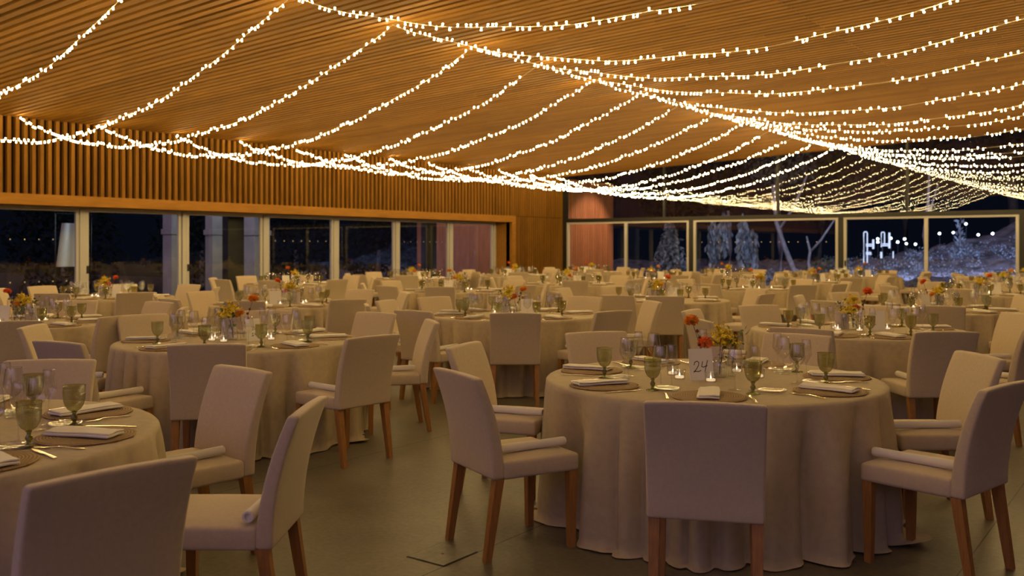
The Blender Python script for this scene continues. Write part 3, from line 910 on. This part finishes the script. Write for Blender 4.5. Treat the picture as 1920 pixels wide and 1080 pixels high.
# white canvas panel
cp = MB()
n = 14
top = []; bot = []
X0, Y0 = -22.2, 11.72
for k in range(n + 1):
    f = k / n
    top.append((X0 + .05 * math.sin(f * 14), Y0 + .12 + .62 * f, 2.12)); bot.append((X0 + .05 * math.sin(f * 14), Y0 - .02 + .76 * f, 1.06))
m_ = [(*[(a + b2) / 2 for a, b2 in zip(p, q)],) for p, q in zip(top, bot)]
off = Vector((-.03, 0, 0))
vv = top + m_ + bot; N1 = n + 1
vv2 = [tuple(Vector(p) + off) for p in vv]
ff = []
for r_ in range(2):
    for k in range(n): ff.append((r_ * N1 + k, (r_ + 1) * N1 + k, (r_ + 1) * N1 + k + 1, r_ * N1 + k + 1))
ff2 = [tuple(i + 3 * N1 for i in f[::-1]) for f in ff]
cp.add(vv + vv2, ff + ff2)
t = empty('canvas_panel', T(X0, Y0 + .4, -.1)); tag(t, 'white draped canvas panel hanging outside leftmost window', 'canvas panel')
pnl = put('canvas', cp.mesh('canvas', M_['white'], smooth=True), t); pnl.matrix_basis = T(-X0, -Y0 - .4, .1)
pl = MB(); pl.tube([(0, -.45, 0), (0, -.45, 2.45), (0, .45, 2.45), (0, .45, 0)], .02, 8); put('frame', pl.mesh('frame', M_['black'], smooth=True), t)

# trees and shrubs
def leaf_cloud(mb, c, rx, ry, rz, n, size, rnd, droop=0):
    for i in range(n):
        while True:
            p = Vector((rnd.uniform(-1, 1), rnd.uniform(-1, 1), rnd.uniform(-1, 1)))
            if p.length < 1: break
        q = Vector((c[0] + p.x * rx, c[1] + p.y * ry, c[2] + p.z * rz))
        d = Vector((rnd.uniform(-1, 1), rnd.uniform(-1, 1), rnd.uniform(-1, 1) - droop)).normalized()
        s = d.cross(Vector((rnd.uniform(-1, 1), rnd.uniform(-1, 1), rnd.uniform(-1, 1))))
        if s.length < .05: continue
        s.normalize(); l = size * rnd.uniform(.6, 1.3)
        mb.add([q, q + d * l * .5 + s * l * .22, q + d * l, q + d * l * .5 - s * l * .22], [(0, 1, 2, 3)])
def tree(name, x, y, trunk, clouds, label, cat, mat, seed, size=.16, droop=0, bark='bark'):
    rnd = random.Random(seed); z = gz(x, y) if y > FW else -.1
    t = empty(name, T(x, y, z)); tag(t, label, cat, 'garden planting outside')
    if trunk:
        tb = MB()
        for pts, rad in trunk: tb.tube(pts, rad, 7)
        put('trunk', tb.mesh('trunk', M_[bark], smooth=True), t)
    if clouds:
        lb = MB()
        for c, rx, ry, rz, n in clouds: leaf_cloud(lb, c, rx, ry, rz, n, size, rnd, droop)
        put('foliage', lb.mesh('foliage', M_[mat]), t)
    return t
x = -19.53
tree('conifer', x, 39, [([(0, 0, 0), (0, 0, 2.6)], [.09, .02])], [((0, 0, .5 + .3 * k), .95 - .12 * k, .8 - .1 * k, .3, 260 - 24 * k) for k in range(7)], 'pale conical shrub outside first far window', 'shrub', 'palefol', 1, .22, 1)
x = -17.54
tree('weeping_tree', x, 41, [([(0, 0, 0), (.1, 0, 1.2), (0, 0, 3)], [.13, .1, .05])], [((-.75, 0, 1.6), .3, .3, 1.15, 230), ((-.2, 0, 2.0), .35, .35, 1.0, 230), ((.75, 0, 1.6), .3, .3, 1.35, 300), ((1.1, .2, 1.2), .25, .3, 1.0, 200)], 'pale weeping tree in middle of second far window', 'tree', 'palefol', 2, .34, 3.5)
x = -13.12
tree('leaning_tree', x, 38, [([(.2, 0, -.3), (-.25, 0, .6), (-.65, 0, 1.6), (-1.0, 0, 2.6), (-1.15, 0, 4.2)], [.14, .12, .1, .085, .06]), ([(-.9, 0, 2.3), (-.3, .2, 3.3), (.2, .3, 4.6)], [.06, .05, .03])], [((-1.0, .3, 5.0), 1.6, 1.4, .8, 500)], 'leaning grey tree trunk outside second far window', 'tree', 'foliage', 3, .2)
x = -12.39
tree('bare_tree', x, 37, [([(.05, 0, 0), (.1, 0, .45), (-.05, 0, 1.05), (.02, 0, 1.5), (-.12, 0, 2.1)], [.075, .07, .06, .055, .03]), ([(.05, 0, 1.5), (.45, 0, 1.95), (.95, .1, 2.75)], [.05, .045, .03])], None, 'pale bare forked tree at right of second far window', 'tree', 'foliage', 4)
x = -11.87
tree('shrub', x, 37.5, [([(0, 0, 0), (0, 0, .6)], [.05, .03])], [((0, 0, .75), .75, .6, .45, 420), ((.5, 0, 1.0), .4, .4, .3, 160)], 'green shrub at right edge of second far window', 'shrub', 'foliage', 5, .15)
x = -9.38
tree('slim_tree', x, 43, [([(0, 0, 0), (-.05, 0, 1.0), (.1, 0, 2.4), (.16, 0, 4.0)], [.11, .09, .06, .03]), ([(0, 0, 1.5), (.5, 0, 3.2)], [.04, .02])], None, 'slim pale trunk left of mullion in third far window', 'tree', 'foliage', 6)
x = -7.83
tree('silver_shrub', x, 42, [([(0, 0, 0), (0, 0, 1.5)], [.06, .02])], [((0, 0, .35), .45, .45, .35, 120), ((0, 0, 1.0), .14, .14, .7, 60)], 'silver spiky shrub right of mullion in third far window', 'shrub', 'palefol', 7, .2, -1)
x = -16.23
tree('tall_tree', x, 44, [([(0, 0, -.3), (.1, 0, 2), (-.1, 0, 5), (.2, 0, 8)], [.2, .17, .12, .06])], [((0, 0, 7.5), 2.4, 2.2, 1.5, 700)], 'tall pale trunk behind upper far glass', 'tree', 'foliage', 8, .22)
# dark woodland behind everything
dk = random.Random(5)
for i in range(9):
    X = -36 + 5.6 * i; Y = 58 + dk.uniform(-3, 3)
    tree('woodland_tree', X, Y, [([(0, 0, -.5), (dk.uniform(-.3, .3), 0, 3), (dk.uniform(-.5, .5), 0, 7)], [.3, .22, .12])], [((0, 0, 6), 2.5, 2.4, 3.4, 900), ((0, 0, 9.5), 2.0, 2, 2.4, 500)], 'dark woodland tree far behind the glass wall, %s from left' % ORD[i], 'tree', 'evergreen', 60 + i, .5, bark='darkbark')
for i in range(7):
    Y = 1.5 + 5.2 * i; X = -30 - dk.uniform(0, 2)
    tree('hedge_shrub', X, Y, [([(0, 0, -.2), (0, 0, 1.5)], [.15, .08])], [((0, 0, 1.6), 1.7, 2.2, 1.7, 1100), ((0, dk.uniform(-.3, .3), 3.2), 1.4, 1.9, 1.2, 600)], 'dark hedge shrub beyond the left windows, %s from the front' % ORD[i], 'shrub', 'evergreen', 80 + i, .3)
# boulders on the slope
bd = random.Random(12)
for i, (x, Y) in enumerate(((-16.22, 36), (-14.78, 37), (-13.07, 36), (-10.42, 37.5), (-9.16, 38), (-7.61, 37), (-6.71, 39), (-5.51, 37))):
    b = MB(); s = bd.uniform(.35, .6)
    def rk(x_, y_, z_, sd=i):
        d = 1 + .35 * noise.noise(Vector((x_ * 2.4, y_ * 2.4, z_ * 2.4 + sd * 7)))
        return (x_ * d, y_ * d, z_ * d * .75)
    b.rbox(s, s * .8, s * .7, s * .55, (4, 4, 4), fn=rk)
    o = put('boulder', b.mesh('boulder', M_['rock'], smooth=True), None, T(x, Y, gz(x, Y) + s * .2, rz=bd.uniform(0, 6)))
    tag(o, 'pale boulder on the garden slope, %s from left' % ORD[i], 'boulder', 'boulders on the garden slope')

lb = MB(); lr = random.Random(33)
for i in range(420):
    x = lr.uniform(-15, 1); y = lr.uniform(33, 46); k = lr.uniform(.10, .30)
    leaf_cloud(lb, (x, y, gz(x, y) + k * .6), k * 1.3, k * 1.3, k, 34, .10, lr, -.6)
tag(put('ground_cover', lb.mesh('ground_cover', M_['palefol'])), 'low silvery ground cover growing over the garden slope', 'ground cover', kind='stuff')

# light-tube letters in the garden
LX, LY, LZ = -10.6, 38.0, .9
def lp(cx, cy): return ((cx - 340) * .00225, 0, (840 - cy) * .00234)
def letter(name, lines, label, x0):
    b = MB()
    for ln in lines: b.tube([Vector(lp(*p)) - Vector((x0, 0, 0)) for p in ln], .022, 8)
    t = empty(name, T(LX + x0, LY, LZ)); tag(t, label, 'light letter', 'lit letters in the garden')
    put('light_tube', b.mesh('light_tube', M_['neon'], smooth=True), t)
    s = MB(); hgt = LZ - gz(LX + x0, LY) + .2
    s.box(.02, .06, .03, .07, -hgt, .9); put('support', s.mesh('support', M_['black']), t)
letter('light_letter', [[(352, 835), (352, 330), (365, 312), (400, 312), (412, 330), (412, 835)], [(390, 522), (490, 522)], [(390, 550), (490, 550)], [(505, 440), (505, 600)], [(520, 440), (520, 600)], [(390, 662), (480, 662)], [(390, 688), (480, 688)]], 'taller white lit letter outline standing in the garden', 0)
letter('light_letter', [[(648, 570), (648, 338), (660, 320), (690, 320), (702, 338), (702, 520)], [(665, 518), (765, 518)], [(665, 545), (765, 545)], [(775, 330), (775, 590)], [(790, 330), (790, 590)], [(640, 650), (640, 755)], [(655, 650), (655, 755)], [(845, 640), (845, 755)]], 'shorter white lit letter outline standing in the garden', .68)

# cool garden floodlights
fl_spots = [(-10.84, 41.0, 1.88), (-11.10, 42.0, 1.75), (-10.81, 43.0, 1.92), (-9.79, 40.0, 1.74), (-10.00, 42.0, 1.88), (-10.64, 45.0, 1.69), (-10.02, 44.0, 1.66), (-8.62, 42.0, 2.10), (-7.79, 43.0, 2.51), (-8.86, 46.0, 2.19), (-7.49, 44.0, 2.06), (-6.62, 42.0, 2.08)]
for i, (x, y, z) in enumerate(fl_spots):
    t = empty('garden_floodlight', T(x, y, gz(x, y)))
    tag(t, 'small cool white garden floodlight, %s from left behind third window' % (ORD[i]), 'floodlight', 'garden floodlights')
    hgt = z - gz(x, y)
    s = MB(); s.tube([(0, .05, -.1), (0, .05, hgt)], .008, 6); put('pole', s.mesh('pole', M_['black']), t)
    s = MB(); s.lathe([(.015, .10), (.035, .08), (.06, .0), (.056, -.005)], 10, T(0, .03, hgt, rx=-PI / 2 - .3)); put('hood', s.mesh('hood', M_['black']), t)
    s = MB(); s.lathe([(0, .010), (.052, .004), (.052, -.004), (0, -.006)], 10, T(0, .025, hgt, rx=-PI / 2 - .3)); put('lens', s.mesh('lens', M_['flood']), t)

def lamp(kind, name, loc, energy, col, size=.1, rot=None, spot=None):
    d = bpy.data.lights.new(name, kind); d.energy = energy; d.color = col
    if kind == 'SPOT': d.spot_size = spot; d.spot_blend = .6; d.shadow_soft_size = size
    elif kind == 'POINT': d.shadow_soft_size = size
    o = bpy.data.objects.new(name, d); COL.objects.link(o); o.location = loc
    if rot: o.rotation_euler = rot
    return o
def aim(o, tgt):
    o.rotation_euler = (Vector(tgt) - o.location).to_track_quat('-Z', 'Y').to_euler()
aim(lamp('SPOT', 'garden_spot', (1.5, 33.0, 5.0), 9000, (.42, .52, 1.0), .25, spot=1.35), (-5.0, 42, -1.5))
aim(lamp('SPOT', 'garden_spot', (-9.5, 31.5, 4.6), 1900, (.45, .58, 1.0), .25, spot=1.3), (-13.0, 40, -.5))
aim(lamp('SPOT', 'wall_washer', (-16.4, 31.6, 4.3), 800, (1, .60, .36), .08, spot=1.15), (-19.1, 31.2, 1.6))
aim(lamp('SPOT', 'terrace_spot', (-21.5, 22.0, 4.2), 420, (.5, .62, 1.0), .2, spot=2.0), (-30, 21, 1.5))
aim(lamp('SPOT', 'terrace_spot', (-20.6, 14.0, 3.6), 150, (.75, .85, 1.0), .2, spot=1.0), (-22.2, 11.7, 1.5))
aim(lamp('SPOT', 'terrace_spot', (-21.2, 16.5, 3.6), 90, (.9, .92, 1.0), .2, spot=1.7), (-23.6, 17.2, 1.3))
aim(lamp('SPOT', 'terrace_spot', (-21.6, 24.6, 3.2), 110, (1, .75, .7), .2, spot=1.4), (-22.3, 27.2, 1.3))

# ------------------------------------------------------------------ sky: dusk glow low behind and to the right of the room
w = bpy.data.worlds.new('dusk'); sc.world = w; w.use_nodes = True
nt = w.node_tree; nt.nodes.clear()
out = nt.nodes.new('ShaderNodeOutputWorld'); bg = nt.nodes.new('ShaderNodeBackground')
tc = nt.nodes.new('ShaderNodeTexCoord')
dp = N(nt, 'VectorMath', operation='DOT_PRODUCT'); dp.inputs[1].default_value = (-.12, -.98, .10)
nt.links.new(tc.outputs['Generated'], dp.inputs[0])
mr = N(nt, 'MapRange'); mr.inputs[1].default_value = -.35; mr.inputs[2].default_value = .95; mr.interpolation_type = 'SMOOTHSTEP'
nt.links.new(dp.outputs['Value'], mr.inputs[0])
mc = N(nt, 'Mix', data_type='RGBA'); mc.inputs[6].default_value = (.0022, .0032, .007, 1); mc.inputs[7].default_value = (.64, .44, .64, 1)
sz = N(nt, 'SeparateXYZ'); nt.links.new(tc.outputs['Generated'], sz.inputs[0])
mz = N(nt, 'MapRange'); mz.inputs[1].default_value = .09; mz.inputs[2].default_value = .22; mz.interpolation_type = 'SMOOTHSTEP'   # sky darkened near the horizon so the far glass mirrors less glow
nt.links.new(sz.outputs[2], mz.inputs[0])
mm = N(nt, 'Math', operation='MULTIPLY'); nt.links.new(mr.outputs[0], mm.inputs[0]); nt.links.new(mz.outputs[0], mm.inputs[1])
nt.links.new(mm.outputs[0], mc.inputs[0]); nt.links.new(mc.outputs[2], bg.inputs[0]); bg.inputs[1].default_value = 1.0
nt.links.new(bg.outputs[0], out.inputs[0])

# ------------------------------------------------------------------ camera and view
cd = bpy.data.cameras.new('camera'); cam = bpy.data.objects.new('camera', cd); COL.objects.link(cam)
cam.location = CAM; cam.rotation_euler = (PI / 2, 0, math.radians(YAW))
cd.sensor_width = 36; cd.lens = 36 * 1750 / 1920; cd.shift_y = -77 / 1920
cd.clip_end = 300; cd.clip_start = .05
cd.dof.use_dof = True; cd.dof.focus_distance = 5.1; cd.dof.aperture_fstop = 3.2
sc.camera = cam
vs_ = sc.view_settings
sc.display_settings.display_device = 'sRGB'
vs_.view_transform = 'Standard'; vs_.look = 'None'; vs_.exposure = 0.0; vs_.gamma = 1; vs_.use_curve_mapping = False
cy = sc.cycles
cy.use_light_tree = True
cy.caustics_reflective = False; cy.caustics_refractive = False
cy.sample_clamp_indirect = 4
cy.max_bounces = 10; cy.transparent_max_bounces = 24; cy.diffuse_bounces = 3; cy.glossy_bounces = 4
cy.use_denoising = True
cy.use_adaptive_sampling = True; cy.adaptive_threshold = .02
